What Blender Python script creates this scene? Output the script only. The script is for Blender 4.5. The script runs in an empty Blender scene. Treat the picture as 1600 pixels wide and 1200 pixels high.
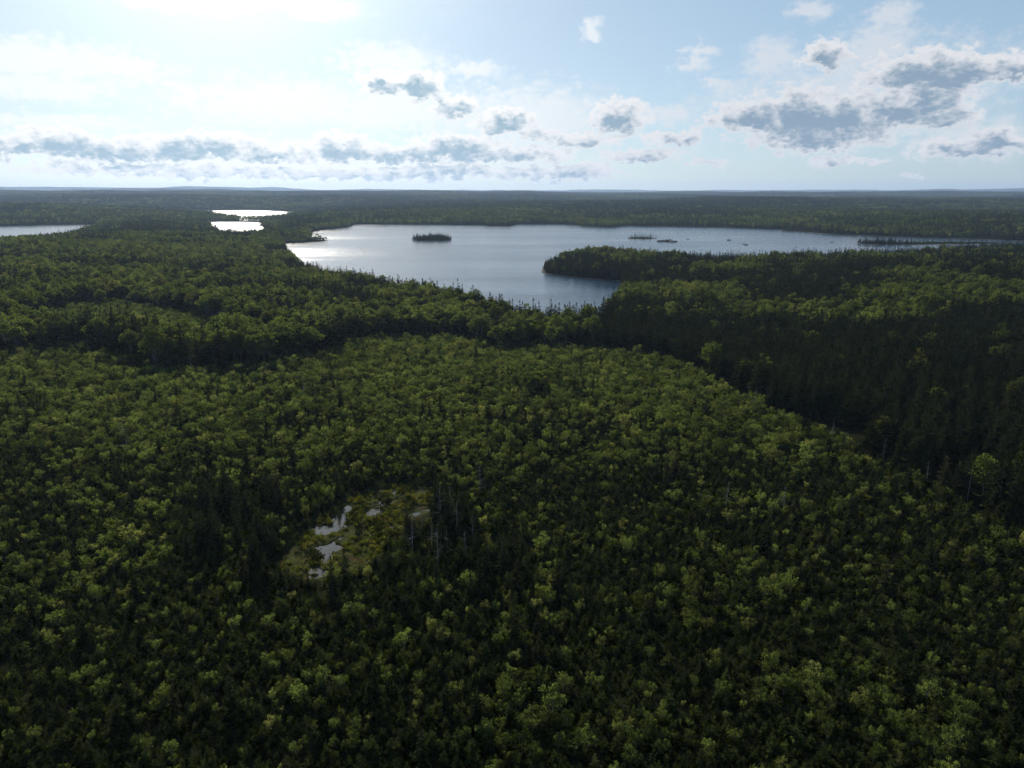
import bpy, math, random
import numpy as np

# ------------------------------------------------------------------ camera, sky, sun, exposure
scene = bpy.context.scene
COL = scene.collection
CAM_Z, PITCH, F = 60.0, math.radians(15.0), 1110.0      # metres above the lake; F in photo pixels (1600 wide)
SUN_AZ, SUN_EL = math.radians(-20.5), math.radians(26.0)  # azimuth from +Y, clockwise
cd = bpy.data.cameras.new('camera'); cam = bpy.data.objects.new('camera', cd); COL.objects.link(cam)
cam.location = (0, 0, CAM_Z); cam.rotation_euler = (math.pi/2 - PITCH, 0, 0)
cd.sensor_width = 36; cd.lens = 36*F/1600; cd.clip_start = 1; cd.clip_end = 60000
scene.camera = cam
scene.view_settings.view_transform = 'Standard'; scene.view_settings.look = 'None'
scene.view_settings.gamma = 1; scene.view_settings.use_curve_mapping = False
scene.view_settings.exposure = 0.2
sl = bpy.data.lights.new('sun', 'SUN'); sl.energy = 5.0; sl.angle = math.radians(0.5); sl.color = (1, .91, .78)
sun = bpy.data.objects.new('sun', sl); COL.objects.link(sun)
sun.rotation_euler = (math.pi/2 - SUN_EL, 0, math.pi - SUN_AZ); sun.location = (-200, 500, 300)
SKY_STRENGTH = 0.085
scene.cycles.use_adaptive_sampling = True; scene.cycles.adaptive_threshold = .02; scene.cycles.adaptive_min_samples = 16
scene.cycles.max_bounces = 3; scene.cycles.diffuse_bounces = 1; scene.cycles.glossy_bounces = 2
scene.cycles.transmission_bounces = 2; scene.cycles.volume_bounces = 0; scene.cycles.transparent_max_bounces = 4
scene.cycles.sample_clamp_indirect = 4

def pix_dir(x, y):
    cx, cy = (x-800)/F, (600-y)/F
    return (cx, math.cos(PITCH)+cy*math.sin(PITCH), -math.sin(PITCH)+cy*math.cos(PITCH))
def pix_azel(x, y):
    d = pix_dir(x, y)
    return math.degrees(math.atan2(d[0], d[1])), math.degrees(math.atan2(d[2], math.hypot(d[0], d[1])))
def ground(x, y, z=0.0, k=1.0):
    """point of the plane z seen at a photo pixel; k < 1 pulls it towards the camera along the plane"""
    d = pix_dir(x, y); t = (CAM_Z-z)/max(-d[2], 1e-4)
    return (d[0]*t*k, d[1]*t*k)
def project(X, Y, Z):
    zc = Z-CAM_Z; fw = Y*math.cos(PITCH)-zc*math.sin(PITCH); up = Y*math.sin(PITCH)+zc*math.cos(PITCH)
    fw = np.where(fw < 1, 1, fw)
    return 800+F*X/fw, 600-F*up/fw, fw

class NT:
    """tiny node-tree writer"""
    def __init__(s, t): s.t = t; s.n = t.nodes; s.l = t.links
    def node(s, ty, ins=None, **kw):
        n = s.n.new(ty)
        for k, v in kw.items(): setattr(n, k, v)
        for k, v in (ins or {}).items():
            if isinstance(v, bpy.types.NodeSocket): s.l.new(v, n.inputs[k])
            else: n.inputs[k].default_value = v
        return n
    def m(s, op, a, b=None, c=None, clamp=False):
        n = s.n.new('ShaderNodeMath'); n.operation = op; n.use_clamp = clamp
        for i, v in enumerate((a, b, c)):
            if v is None: continue
            if isinstance(v, bpy.types.NodeSocket): s.l.new(v, n.inputs[i])
            else: n.inputs[i].default_value = v
        return n.outputs[0]
    def v(s, op, a, b=None):
        n = s.n.new('ShaderNodeVectorMath'); n.operation = op
        for i, q in enumerate((a, b)):
            if q is None: continue
            if isinstance(q, bpy.types.NodeSocket): s.l.new(q, n.inputs[i])
            else: n.inputs[i].default_value = q
        return n.outputs['Value'] if op in ('LENGTH', 'DOT_PRODUCT') else n.outputs[0]
    def ss(s, x, a, b, lo=0.0, hi=1.0):
        n = s.node('ShaderNodeMapRange', {0: x, 1: a, 2: b, 3: lo, 4: hi}, interpolation_type='SMOOTHSTEP'); return n.outputs[0]
    def mix(s, f, a, b):
        n = s.n.new('ShaderNodeMix'); n.data_type = 'RGBA'
        for k, q in ((0, f), (6, a), (7, b)):
            if isinstance(q, bpy.types.NodeSocket): s.l.new(q, n.inputs[k])
            else: n.inputs[k].default_value = q if not isinstance(q, tuple) or len(q) == 4 else q+(1,)
        return n.outputs[2]
    def noise(s, vec, scale, detail=3, rough=.55, col=False, dist=0.0):
        n = s.node('ShaderNodeTexNoise', {'Scale': scale, 'Detail': detail, 'Roughness': rough, 'Distortion': dist})
        if vec is not None: s.l.new(vec, n.inputs['Vector'])
        return n.outputs[1 if col else 0]

# clouds: (photo x, photo y, half width px, half height px, darkness)
CLOUDS = [
 (20,228,95,16,.75),(90,222,60,22,.85),(180,236,110,16,.8),(265,232,70,22,.8),(330,228,75,20,.9),(420,240,75,15,.8),
 (530,232,45,22,.85),(600,242,60,14,.8),(710,232,58,22,.9),(790,240,85,13,.85),(650,240,70,13,.8),(170,264,95,9,.6),(330,270,120,9,.5),
 (520,272,160,9,.5),(700,268,110,11,.65),(850,270,85,10,.7),(905,264,45,9,.6),
 (600,132,30,13,.9),(650,133,34,18,1.0),(708,166,30,15,1.0),(790,190,40,17,1.0),(850,212,34,8,.9),(915,217,44,11,1.0),
 (965,185,36,20,.9),(610,98,70,24,.22),(1000,242,52,8,.7),(1045,218,30,7,.8),(1075,215,20,8,.9),(1105,257,22,5,.6),(288,145,26,15,.35),
 (70,95,170,26,.12),(60,135,110,18,.2),(180,105,70,22,.1),(80,188,120,9,.2),(450,160,150,30,.1),(620,170,160,30,.08),(740,108,36,10,.15),
 (1180,182,60,22,.45),(1250,185,75,36,.6),(1320,186,85,32,1.0),(1400,172,75,24,1.0),(1450,160,50,22,.8),(1270,215,60,16,.8),
 (1440,112,80,26,.7),(1370,75,50,34,.25),(1300,165,190,44,.2),(1430,120,130,44,.2),(1540,215,90,26,.2),(820,185,120,40,.15),(1290,88,34,16,.6),(1510,108,70,18,.7),(1585,104,40,15,.7),(1480,132,45,15,.9),
 (1205,92,34,24,.12),(1325,110,24,20,.15),
 (1500,232,60,11,.9),(1555,222,36,16,.8),(1590,225,50,10,.7),(1300,252,28,7,.6),(1355,252,18,5,.6),(1430,275,16,3,.5),(1480,185,40,12,.5),
 (925,46,14,13,.1),(1045,180,26,12,.2),(1095,78,20,9,.1),(1085,104,22,8,.1),(1125,133,20,9,.1),(1270,15,26,14,.1),(1395,22,30,18,.1),
 (280,2,90,12,.05),(500,14,60,14,.05),
 (-150,230,120,18,.8),(-330,215,120,24,.9),(-300,120,90,30,.6),(1760,215,120,22,.9),(1850,110,110,30,.8),(1950,240,130,14,.8)]

def build_world():
    w = bpy.data.worlds.new('World'); scene.world = w; w.use_nodes = True
    T = NT(w.node_tree); T.n.clear()
    g = bpy.data.node_groups.new('cloud_density', 'ShaderNodeTree')
    g.interface.new_socket('uv', in_out='INPUT', socket_type='NodeSocketVector')
    g.interface.new_socket('density', in_out='OUTPUT', socket_type='NodeSocketFloat')
    g.interface.new_socket('dark', in_out='OUTPUT', socket_type='NodeSocketFloat')
    g.interface.new_socket('above', in_out='OUTPUT', socket_type='NodeSocketFloat')
    G = NT(g); gi = G.n.new('NodeGroupInput'); go = G.n.new('NodeGroupOutput')
    uv = gi.outputs[0]
    def field(uvw, lst):
        d = None
        for (x, y, rx, ry, dk) in lst:
            ry = ry*.8 if x < 920 and y > 205 else ry
            a, e = pix_azel(x, y); a1, _ = pix_azel(x+rx, y); _, e1 = pix_azel(x, y-ry)
            ru, rv = abs(a1-a)*1.2, abs(e1-e)*1.3
            n = G.n.new('ShaderNodeVectorMath'); n.operation = 'MULTIPLY_ADD'; G.l.new(uvw, n.inputs[0])
            n.inputs[1].default_value = (1/ru, 1/rv, 0); n.inputs[2].default_value = (-a/ru, -e/rv, 0)
            q = G.v('LENGTH', n.outputs[0]); d = q if d is None else G.m('MINIMUM', d, q)
        return G.m('SUBTRACT', 1.0, d)
    sc = G.v('MULTIPLY', uv, (1.0, 1.6, 1.0))
    wx = G.m('MULTIPLY', G.m('SUBTRACT', G.noise(sc, .8, 3, .6), .5), 2.4)
    wy = G.m('MULTIPLY', G.m('SUBTRACT', G.noise(G.v('ADD', sc, (31.7, 11.3, 5.0)), .9, 3, .6), .5), 1.7)
    uvw = G.v('ADD', uv, G.node('ShaderNodeCombineXYZ', {0: wx, 1: wy, 2: 0.0}).outputs[0])
    def billow(vec, det):
        n = G.node('ShaderNodeTexVoronoi', {'Scale': .85, 'Detail': det, 'Roughness': .55, 'Lacunarity': 2.2}, voronoi_dimensions='2D', normalize=True); G.l.new(vec, n.inputs['Vector'])
        return G.m('SUBTRACT', .42, n.outputs['Distance'])
    scw = G.v('ADD', sc, G.node('ShaderNodeCombineXYZ', {0: G.m('MULTIPLY', wx, .35), 1: G.m('MULTIPLY', wy, .35), 2: 0.0}).outputs[0])
    fb = G.m('ADD', G.m('MULTIPLY', billow(scw, 3.0), 1.5), G.m('MULTIPLY', G.m('SUBTRACT', G.noise(sc, 1.6, 5, .6), .5), 1.0))
    fb2 = G.m('MULTIPLY', billow(G.v('ADD', scw, (-.25, .6, 0)), 2.0), 1.9)
    dk = [c for c in CLOUDS if c[4] >= .4]; lt = [c for c in CLOUDS if c[4] < .4]
    fdark = field(uvw, dk); flight = field(uvw, lt)
    out = G.m('ADD', G.m('MAXIMUM', fdark, flight), fb)
    lowres = field(G.v('ADD', uvw, (-.2, .55, 0)), dk)
    G.l.new(out, go.inputs[0]); G.l.new(G.m('ADD', fdark, fb), go.inputs[1]); G.l.new(G.m('ADD', lowres, fb2), go.inputs[2])
    tc = T.n.new('ShaderNodeTexCoord'); sx = T.node('ShaderNodeSeparateXYZ', {0: tc.outputs['Generated']})
    X, Y, Z = sx.outputs
    hyp = T.m('SQRT', T.m('ADD', T.m('MULTIPLY', X, X), T.m('MULTIPLY', Y, Y)))
    az = T.m('DEGREES', T.m('ARCTAN2', X, Y)); el = T.m('DEGREES', T.m('ARCTAN2', Z, hyp))
    uv = T.node('ShaderNodeCombineXYZ', {0: az, 1: el, 2: 0.0}).outputs[0]
    c1 = T.n.new('ShaderNodeGroup'); c1.node_tree = g; T.l.new(uv, c1.inputs[0])
    d1, ddark, dabove = c1.outputs
    alpha = T.m('MAXIMUM', T.ss(ddark, -.32, .3), T.ss(d1, -.3, .8, 0, .65))
    # thin high wisps everywhere
    pl = T.node('ShaderNodeCombineXYZ', {0: T.m('DIVIDE', X, T.m('ADD', T.m('MAXIMUM', Z, 0.0), .08)), 1: T.m('DIVIDE', Y, T.m('ADD', T.m('MAXIMUM', Z, 0.0), .08)), 2: 0.0}).outputs[0]
    wis = T.ss(T.noise(pl, .55, 5, .62), .52, .85, 0, .35)
    sky = T.node('ShaderNodeTexSky', sky_type='NISHITA', sun_disc=False, sun_elevation=SUN_EL, sun_rotation=SUN_AZ,
                 altitude=60, air_density=.8, dust_density=.7, ozone_density=3.0)
    sp = T.node('ShaderNodeSeparateColor', {0: sky.outputs[0]})
    pw = [T.m('MULTIPLY', T.m('POWER', sp.outputs[i], .5), (2.3, 2.68, 2.85)[i]) for i in range(3)]
    sdir = (math.sin(SUN_AZ)*math.cos(SUN_EL), math.cos(SUN_AZ)*math.cos(SUN_EL), math.sin(SUN_EL))
    cs = T.m('MAXIMUM', T.v('DOT_PRODUCT', tc.outputs['Generated'], sdir), 0.0)
    near = T.ss(cs, .75, .97)
    aur = T.m('MULTIPLY', T.m('POWER', cs, 48.0), 8.5)
    skyc = T.node('ShaderNodeCombineColor', {i: T.m('ADD', pw[i], aur) for i in range(3)}).outputs[0]
    lit = T.mix(near, (8.0, 8.1, 8.4), (11.5, 11.4, 11.2))
    shade = T.mix(near, (2.7, 3.75, 4.9), (4.3, 6.0, 7.1))
    kd = T.m('ADD', T.m('MULTIPLY', T.ss(dabove, -.2, 1.05), .9), T.m('MULTIPLY', T.ss(ddark, .35, 1.3), .3))
    kd = T.m('MULTIPLY', kd, T.ss(ddark, -.02, .65), clamp=True)
    cl = T.mix(kd, lit, shade)
    c0 = T.mix(wis, skyc, lit)
    fin = T.mix(alpha, c0, cl)
    bg = T.node('ShaderNodeBackground', {0: fin, 1: SKY_STRENGTH})
    o = T.n.new('ShaderNodeOutputWorld'); T.l.new(bg.outputs[0], o.inputs[0])
    w.cycles.sampling_method = 'MANUAL'; w.cycles.sample_map_resolution = 512
build_world()

# ------------------------------------------------------------------ numeric helpers
rng = np.random.default_rng(7)
def vnoise(x, y, seed=0):
    xi = np.floor(x).astype(np.int64); yi = np.floor(y).astype(np.int64); fx = x-xi; fy = y-yi
    def h(a, b):
        n = (a*374761393 + b*668265263 + seed*1442695041) & 0x7fffffff
        n = ((n ^ (n >> 13))*1274126177) & 0x7fffffff
        return ((n ^ (n >> 16)) & 0xffff)/65535.0
    sx = fx*fx*(3-2*fx); sy = fy*fy*(3-2*fy)
    a = h(xi, yi)*(1-sx)+h(xi+1, yi)*sx; b = h(xi, yi+1)*(1-sx)+h(xi+1, yi+1)*sx
    return a*(1-sy)+b*sy
def fbm(x, y, sc, oct=4, seed=0):
    x = np.asarray(x, float)/sc; y = np.asarray(y, float)/sc; s = 0; a = .5; n = 0
    for i in range(oct):
        s = s+a*vnoise(x+17.3*i, y-9.1*i, seed+i); n += a; a *= .5; x = x*2.03; y = y*2.03
    return s/n
def sstep(a, b, x):
    t = np.clip((x-a)/(b-a), 0, 1); return t*t*(3-2*t)
def inside(poly, x, y):
    r = np.zeros(np.shape(x), bool); n = len(poly)
    for i in range(n):
        (x1, y1), (x2, y2) = poly[i], poly[(i+1) % n]
        if y1 == y2: continue
        r ^= ((y1 > y) != (y2 > y)) & (x < (x2-x1)*(y-y1)/(y2-y1)+x1)
    return r
def sdist(poly, x, y):
    """signed distance, negative inside"""
    d = np.full(np.shape(x), 1e12); n = len(poly)
    for i in range(n):
        (x1, y1), (x2, y2) = poly[i], poly[(i+1) % n]
        ex, ey = x2-x1, y2-y1; L = ex*ex+ey*ey+1e-9
        t = np.clip(((x-x1)*ex+(y-y1)*ey)/L, 0, 1)
        d = np.minimum(d, (x-x1-t*ex)**2+(y-y1-t*ey)**2)
    d = np.sqrt(d); return np.where(inside(poly, x, y), -d, d)

# ------------------------------------------------------------------ shorelines (photo pixels on the water plane; third value pulls tree-hidden shores nearer)
H = .76
LAKE = [(432,382,1),(470,379.5,1),(505,377.3,1),(518,375.3,1),(512,373.5,.97),(490,370,.94),(478,365,.97),(500,360,1),(545,355.5,1),(560,351,1),(700,351.5,1),(800,354,1),(815,351,1),(880,351,1),(905,354,1),
        (955,356,1),(985,353,1),(1100,355,1),(1217,358,1),(1222,361,1),(1300,366,1),(1420,371,1),(1500,373,1),(1600,377,1),(1760,383,1),
        (1760,388,.8),(1600,381,.82),(1500,382,.82),(1455,386,.82),(1380,391,.82),(1330,391,.82),(1200,392,.8),(1100,394,.8),(1000,395,.88),(930,397,.94),
        (880,405,.99),(848,416,1),(846,427,1),(880,432,1),(930,437,1),(968,440,1),(975,447,.96),(960,455,.82),(930,462,H),(870,468,H),(820,463,H),(790,455,H),(740,443,H),(680,434,H),(620,425,H),(570,415,H),
        (500,408,.8),(468,407,.86),(455,398,.93),(442,389,.97)]
COVE = [(300,348,1),(345,345.5,1),(415,347,1),(416,352,.97),(412,358,.84),(380,360,.82),(345,356,.84),(325,351,.95)]
POND = [(272,328.5,1),(330,328.6,1),(400,328,1),(455,331,1),(464,334,.97),(440,336,.84),(380,337,.8),(340,335,.84),(318,331,.95)]
WEST = [(-150,352,1),(0,353.5,1),(70,352,1),(155,351,1),(160,353,.95),(110,358,.82),(60,364,.8),(0,369,.8),(-150,373,.8)]
TARN = [(1412,388,1),(1440,385.5,1),(1480,386,1),(1440,392,.96)]
W = {n: [ground(x, y, 0, k) for x, y, k in p] for n, p in (('lake', LAKE), ('cove', COVE), ('pond', POND), ('west_lake', WEST))}
ISLES = [[(645,374.5),(660,373.4),(690,373.2),(703,374.4),(695,376.2),(655,376.5)], [(982,372),(995,371),(1012,371.4),(1026,372.6),(1005,373.8),(985,373.4)],
         [(1337,380.5),(1365,379.2),(1420,379),(1480,378.6),(1540,379),(1560,380.5),(1500,381.5),(1430,382.6),(1370,382.6)], [(1031,377),(1045,375.5),(1057,377.8),(1044,379)]]
ISL = [[ground(x, y) for x, y in p] for p in ISLES]

# open marsh with pools
MARSH_C = (-24.0, 107.0); MARSH_Z = 7.6
POOLS = [(508,829,26,9),(522,814,10,16),(490,828,12,6),(535,800,8,6),(516,858,18,9),(522,852,10,7),(505,872,16,5),(497,889,26,5),(512,896,12,4),(590,800,14,6),(583,806,8,5),(612,771,7,4),(606,786,12,3),(640,806,10,3)]
PW = []
for (x, y, rx, ry) in POOLS:
    c = ground(x, y, MARSH_Z); a = ground(x+rx, y, MARSH_Z); b = ground(x, y-ry, MARSH_Z); PW.append((c[0], c[1], abs(a[0]-c[0]), abs(b[1]-c[1])))
def marsh_mask(x, y):
    q = np.sqrt(((x-MARSH_C[0]-.22*(y-106))/11)**2+((y-MARSH_C[1])/21)**2)+(fbm(x, y, 9, 3, 61)-.5)*.5
    return 1-sstep(.75, 1.0, q)
def pool_depth(x, y):
    wx = x+(fbm(x, y, 1.7, 4, 71)-.5)*4.2; wy = y+(fbm(x, y, 1.7, 4, 77)-.5)*6.5
    d = np.zeros(np.shape(x))
    for (cx, cy, a, b) in PW:
        d = np.maximum(d, 1-np.sqrt(((wx-cx)/(a*.98))**2+((wy-cy)/(b*.98))**2))
    return d

def shore_sd(x, y):
    sd = np.full(np.shape(x), 1e6)
    for p in W.values(): sd = np.minimum(sd, sdist(p, x, y))
    r = np.hypot(x, y)
    sd = sd+(fbm(x, y, 26, 3, 5)-.5)*np.clip(r*.011, 3, 16)*sstep(100, 420, np.abs(y-560)+np.abs(x-60)+60)+(fbm(x, y, 170, 3, 6)-.5)*sstep(1000, 2100, r)*95
    for p in ISL: sd = np.maximum(sd, 3-sdist(p, x, y)+(fbm(x, y, 12, 2, 8)-.5)*5)
    return sd
def height(x, y, sd=None):
    if sd is None: sd = shore_sd(x, y)
    r = np.hypot(x, y)
    z = np.clip(sd*.16, -3, 1.2)
    land = sstep(8, 200, sd)
    z = z+land*(6.4+(fbm(x, y, 130, 3, 11)-.5)*5*(1-sstep(60, 130, r)*0))
    far = sstep(900, 3000, r)*sstep(10, 500, sd)
    az = np.degrees(np.arctan2(x, np.maximum(y, 1)))
    z = z+far*(5+(fbm(x, y*1.5, 1000, 3, 21)-.38)*66)
    z = z+sstep(2300, 6500, r)*(14+24*fbm(x, y, 2300, 3, 25)+12*sstep(5, -30, az))
    z = z+sstep(6500, 10500, r)*(fbm(x, y, 2000, 3, 31)*90-18+10*sstep(0, -25, az))-sstep(10500, 12500, r)*40+sstep(13000, 16000, r)*(40+fbm(x, y, 3400, 2, 33)*150)
    m2 = 1-sstep(1.2, 2.6, np.sqrt(((x-MARSH_C[0])/13)**2+((y-MARSH_C[1])/27)**2)); z = z*(1-m2)+(MARSH_Z+.75)*m2
    m = sstep(.6, 1, marsh_mask(x, y))
    z = z*(1-m)+(MARSH_Z-.5)*m
    return z

# ------------------------------------------------------------------ mesh helpers
def quad_mesh(name, V, Q, mats, midx=None, smooth=False):
    V = np.asarray(V, np.float32).reshape(-1, 3); Q = np.asarray(Q, np.int32).reshape(-1, 4)
    me = bpy.data.meshes.new(name); me.vertices.add(len(V)); me.vertices.foreach_set('co', V.ravel())
    me.loops.add(Q.size); me.loops.foreach_set('vertex_index', Q.ravel())
    me.polygons.add(len(Q)); me.polygons.foreach_set('loop_start', np.arange(len(Q), dtype=np.int32)*4)
    for m in mats: me.materials.append(m)
    if midx is not None: me.polygons.foreach_set('material_index', np.asarray(midx, np.int32))
    if smooth: me.polygons.foreach_set('use_smooth', np.ones(len(Q), bool))
    me.update(calc_edges=True); return me
def link(name, me, parent=None, **props):
    o = bpy.data.objects.new(name, me); COL.objects.link(o); o.parent = parent
    for k, v in props.items(): o[k] = v
    return o
class QB:
    """collects quads; slot = material slot"""
    def __init__(s): s.V = []; s.Q = []; s.M = []; s.n = 0
    def add(s, v, q, slot=0):
        v = np.asarray(v, float).reshape(-1, 3); q = np.asarray(q, int).reshape(-1, 4)
        s.V.append(v); s.Q.append(q+s.n); s.M.append(np.full(len(q), slot)); s.n += len(v)
    def kites(s, base, tip, side, slot=0, belly=.45):
        """many kite leaves at once: base, tip, half-width vectors"""
        base, tip, side = (np.asarray(a, float).reshape(-1, 3) for a in (base, tip, side))
        mid = base+(tip-base)*belly
        v = np.stack([base, mid+side, tip, mid-side], 1).reshape(-1, 3)
        s.add(v, np.arange(len(v)).reshape(-1, 4), slot)
    def tube(s, pts, rad, slot=0, n=5):
        pts = np.asarray(pts, float); k = len(pts); V = []
        for i in range(k):
            t = pts[min(i+1, k-1)]-pts[max(i-1, 0)]; t = t/(np.linalg.norm(t)+1e-9)
            a = np.cross(t, (0.31, .95, .1)); a /= np.linalg.norm(a)+1e-9; b = np.cross(t, a)
            for j in range(n):
                w = 2*math.pi*j/n; V.append(pts[i]+rad[i]*(a*math.cos(w)+b*math.sin(w)))
        Q = [(i*n+j, i*n+(j+1) % n, (i+1)*n+(j+1) % n, (i+1)*n+j) for i in range(k-1) for j in range(n)]
        s.add(V, Q, slot)
    def merge(s, o, off=0, xf=None, slotmap=None):
        for v, q, m in zip(o.V, o.Q, o.M):
            pass
    def arrays(s):
        return np.concatenate(s.V), np.concatenate(s.Q), np.concatenate(s.M)
def unit(v): return v/(np.linalg.norm(v, axis=-1, keepdims=True)+1e-9)
def leaf_cloud(qb, r, centers, size, n_up=.5, slot=0, wid=.42, out=None):
    """kite leaves at given centres with random, partly upward-facing orientation"""
    N = len(centers); d = unit(r.normal(size=(N, 3))*np.array([1, 1, .55])); d = d if out is None else unit(d*.7+out); up = unit(r.normal(size=(N, 3))+np.array([0, 0, n_up*2]))
    side = unit(np.cross(d, up)); L = size*(.65+.7*r.random((N, 1)))
    qb.kites(centers-d*L*.5, centers+d*L*.5, side*L*wid, slot)

# ------------------------------------------------------------------ materials
def mat_foliage(name, c1, c2, tr=.5, hue_noise=40.0, bright=(.75, 1.25), tcol=(1.5, 1.7, .8)):
    m = bpy.data.materials.new(name); m.use_nodes = True; T = NT(m.node_tree); T.n.clear()
    oi = T.n.new('ShaderNodeObjectInfo'); ge = T.n.new('ShaderNodeNewGeometry')
    big = T.noise(ge.outputs['Position'], 1/hue_noise, 2)
    f = T.m('ADD', T.m('MULTIPLY', oi.outputs['Random'], .75), T.m('MULTIPLY', T.m('SUBTRACT', big, .37), 1.3), clamp=True)
    f = T.m('MULTIPLY', f, .8, clamp=True)
    leaf = T.noise(ge.outputs['Position'], 3.2, 3)
    c = T.mix(f, c1, c2)
    odd = T.m('FRACT', T.m('MULTIPLY', oi.outputs['Random'], 23.7))
    c = T.mix(T.ss(odd, .86, .9, 0, .55), c, tuple(k*q for k, q in zip(c2, (1.35, 1.05, 1.3))))
    c = T.mix(T.ss(odd, .12, .08, 0, .6), c, tuple(k*q for k, q in zip(c2, (.62, .68, .7))))
    lastmix = c
    br = T.m('MULTIPLY', T.ss(leaf, .3, .7, .5, 1.5), T.m('ADD', bright[0], T.m('MULTIPLY', T.m('FRACT', T.m('MULTIPLY', oi.outputs['Random'], 7.31)), bright[1]-bright[0])))
    c = T.v('SCALE', c); T.l.new(br, c.node.inputs['Scale'])
    mx = [n for n in T.n if n.type == 'VECT_MATH' and n.operation == 'SCALE'][0]
    T.l.new(lastmix, mx.inputs[0])
    d = T.node('ShaderNodeBsdfDiffuse', {0: c}); tc = T.v('MULTIPLY', c, tcol)
    t = T.node('ShaderNodeBsdfTranslucent', {0: tc})
    s = T.node('ShaderNodeMixShader', {0: tr, 1: d.outputs[0], 2: t.outputs[0]})
    o = T.n.new('ShaderNodeOutputMaterial'); T.l.new(s.outputs[0], o.inputs[0]); return m
def mat_bark(name, c1, c2):
    m = bpy.data.materials.new(name); m.use_nodes = True; T = NT(m.node_tree); b = T.n['Principled BSDF']
    tc = T.n.new('ShaderNodeTexCoord'); st = T.v('MULTIPLY', tc.outputs['Object'], (6, 6, 1.2))
    T.l.new(T.mix(T.noise(st, 2.0, 4), c1, c2), b.inputs['Base Color']); b.inputs['Roughness'].default_value = .9; return m
M_SAP = mat_foliage('leaf_sapling', (.033, .047, .014), (.104, .130, .042), .6, 14, (.4, 1.5), (1.65, 1.7, 1.0))
M_YSP = mat_foliage('needle_sapling', (.018, .026, .009), (.040, .052, .015), .35, 20, (.6, 1.4))
M_SPR = mat_foliage('needle_spruce', (.016, .021, .010), (.034, .040, .016), .28, 60)
M_BRD = mat_foliage('leaf_broadleaf', (.046, .060, .019), (.108, .128, .036), .5, 45, (.65, 1.4), (1.6, 1.7, .9))
M_LOW = mat_foliage('leaf_undergrowth', (.010, .015, .005), (.028, .034, .009), .3, 9)
M_SEDGE = mat_foliage('sedge', (.055, .068, .016), (.10, .085, .022), .45, 5)
M_BARK = mat_bark('bark_grey', (.06, .055, .05), (.17, .16, .15)); M_BARKD = mat_bark('bark_dark', (.035, .028, .022), (.09, .075, .06))
M_DEAD = mat_bark('bark_dead', (.08, .076, .072), (.19, .185, .18))

def mat_ground():
    m = bpy.data.materials.new('forest_floor'); m.use_nodes = True; T = NT(m.node_tree); b = T.n['Principled BSDF']
    ge = T.n.new('ShaderNodeNewGeometry'); P = ge.outputs['Position']
    a = T.mix(T.ss(T.noise(P, .25, 5), .35, .65), (.009, .009, .005), (.018, .022, .008))
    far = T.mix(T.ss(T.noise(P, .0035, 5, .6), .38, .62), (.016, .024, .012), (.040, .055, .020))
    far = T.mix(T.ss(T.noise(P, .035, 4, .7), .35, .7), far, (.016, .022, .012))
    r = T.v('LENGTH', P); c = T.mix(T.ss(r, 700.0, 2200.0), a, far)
    sx = T.node('ShaderNodeSeparateXYZ', {0: P}); sh = T.ss(sx.outputs[2], .15, .7)
    c = T.mix(sh, (.11, .10, .085), c)
    T.l.new(c, b.inputs['Base Color']); b.inputs['Roughness'].default_value = 1; b.inputs['Specular IOR Level'].default_value = 0
    bp = T.node('ShaderNodeBump', {'Strength': .8, 'Distance': .4, 'Height': T.noise(P, 1.3, 5)}); T.l.new(bp.outputs[0], b.inputs['Normal']); return m
def mat_marsh():
    m = bpy.data.materials.new('marsh_moss'); m.use_nodes = True; T = NT(m.node_tree); b = T.n['Principled BSDF']
    ge = T.n.new('ShaderNodeNewGeometry'); P = ge.outputs['Position']
    c = T.mix(T.ss(T.noise(P, .35, 4), .38, .62), (.022, .027, .008), (.050, .056, .013))
    c = T.mix(T.ss(T.noise(P, .22, 5, .6, dist=.5), .56, .68), c, (.075, .045, .016))
    c = T.mix(T.ss(T.noise(P, 1.7, 3), .5, .7), c, (.018, .02, .008))
    T.l.new(c, b.inputs['Base Color']); b.inputs['Roughness'].default_value = .95; b.inputs['Specular IOR Level'].default_value = .03
    bp = T.node('ShaderNodeBump', {'Strength': 1.0, 'Distance': .25, 'Height': T.noise(P, 3.5, 5)}); T.l.new(bp.outputs[0], b.inputs['Normal']); return m
def mat_water(name, scale, strength, rough, col):
    m = bpy.data.materials.new(name); m.use_nodes = True; T = NT(m.node_tree); b = T.n['Principled BSDF']
    b.inputs['Base Color'].default_value = col+(1,); b.inputs['IOR'].default_value = 1.33; b.inputs['Specular IOR Level'].default_value = .5
    ge = T.n.new('ShaderNodeNewGeometry'); P = ge.outputs['Position']
    gust = T.noise(T.v('MULTIPLY', P, (.4, 1.3, 1)), .007, 5, .6)
    n1 = T.noise(T.v('MULTIPLY', P, (.55, 1, 1)), scale, 4, .6)
    bp = T.node('ShaderNodeBump', {'Strength': T.ss(gust, .35, .65, strength*.6, strength*1.4), 'Distance': 1.0, 'Height': n1}); T.l.new(bp.outputs[0], b.inputs['Normal'])
    T.l.new(T.ss(gust, .35, .68, rough*.8, rough*1.12), b.inputs['Roughness']); return m
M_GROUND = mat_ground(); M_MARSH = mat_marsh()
M_WATER = mat_water('lake_water', .22, .5, .2, (.016, .04, .07)); M_POOL = mat_water('pool_water', 1.2, .03, .035, (.02, .018, .012))
m = bpy.data.materials.new('boulder_stone'); m.use_nodes = True; T = NT(m.node_tree); tc = T.n.new('ShaderNodeTexCoord')
T.l.new(T.mix(T.noise(tc.outputs['Object'], 1.5, 5), (.09, .085, .08), (.24, .23, .21)), T.n['Principled BSDF'].inputs['Base Color']); T.n['Principled BSDF'].inputs['Roughness'].default_value = .9
M_ROCK = m

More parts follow.
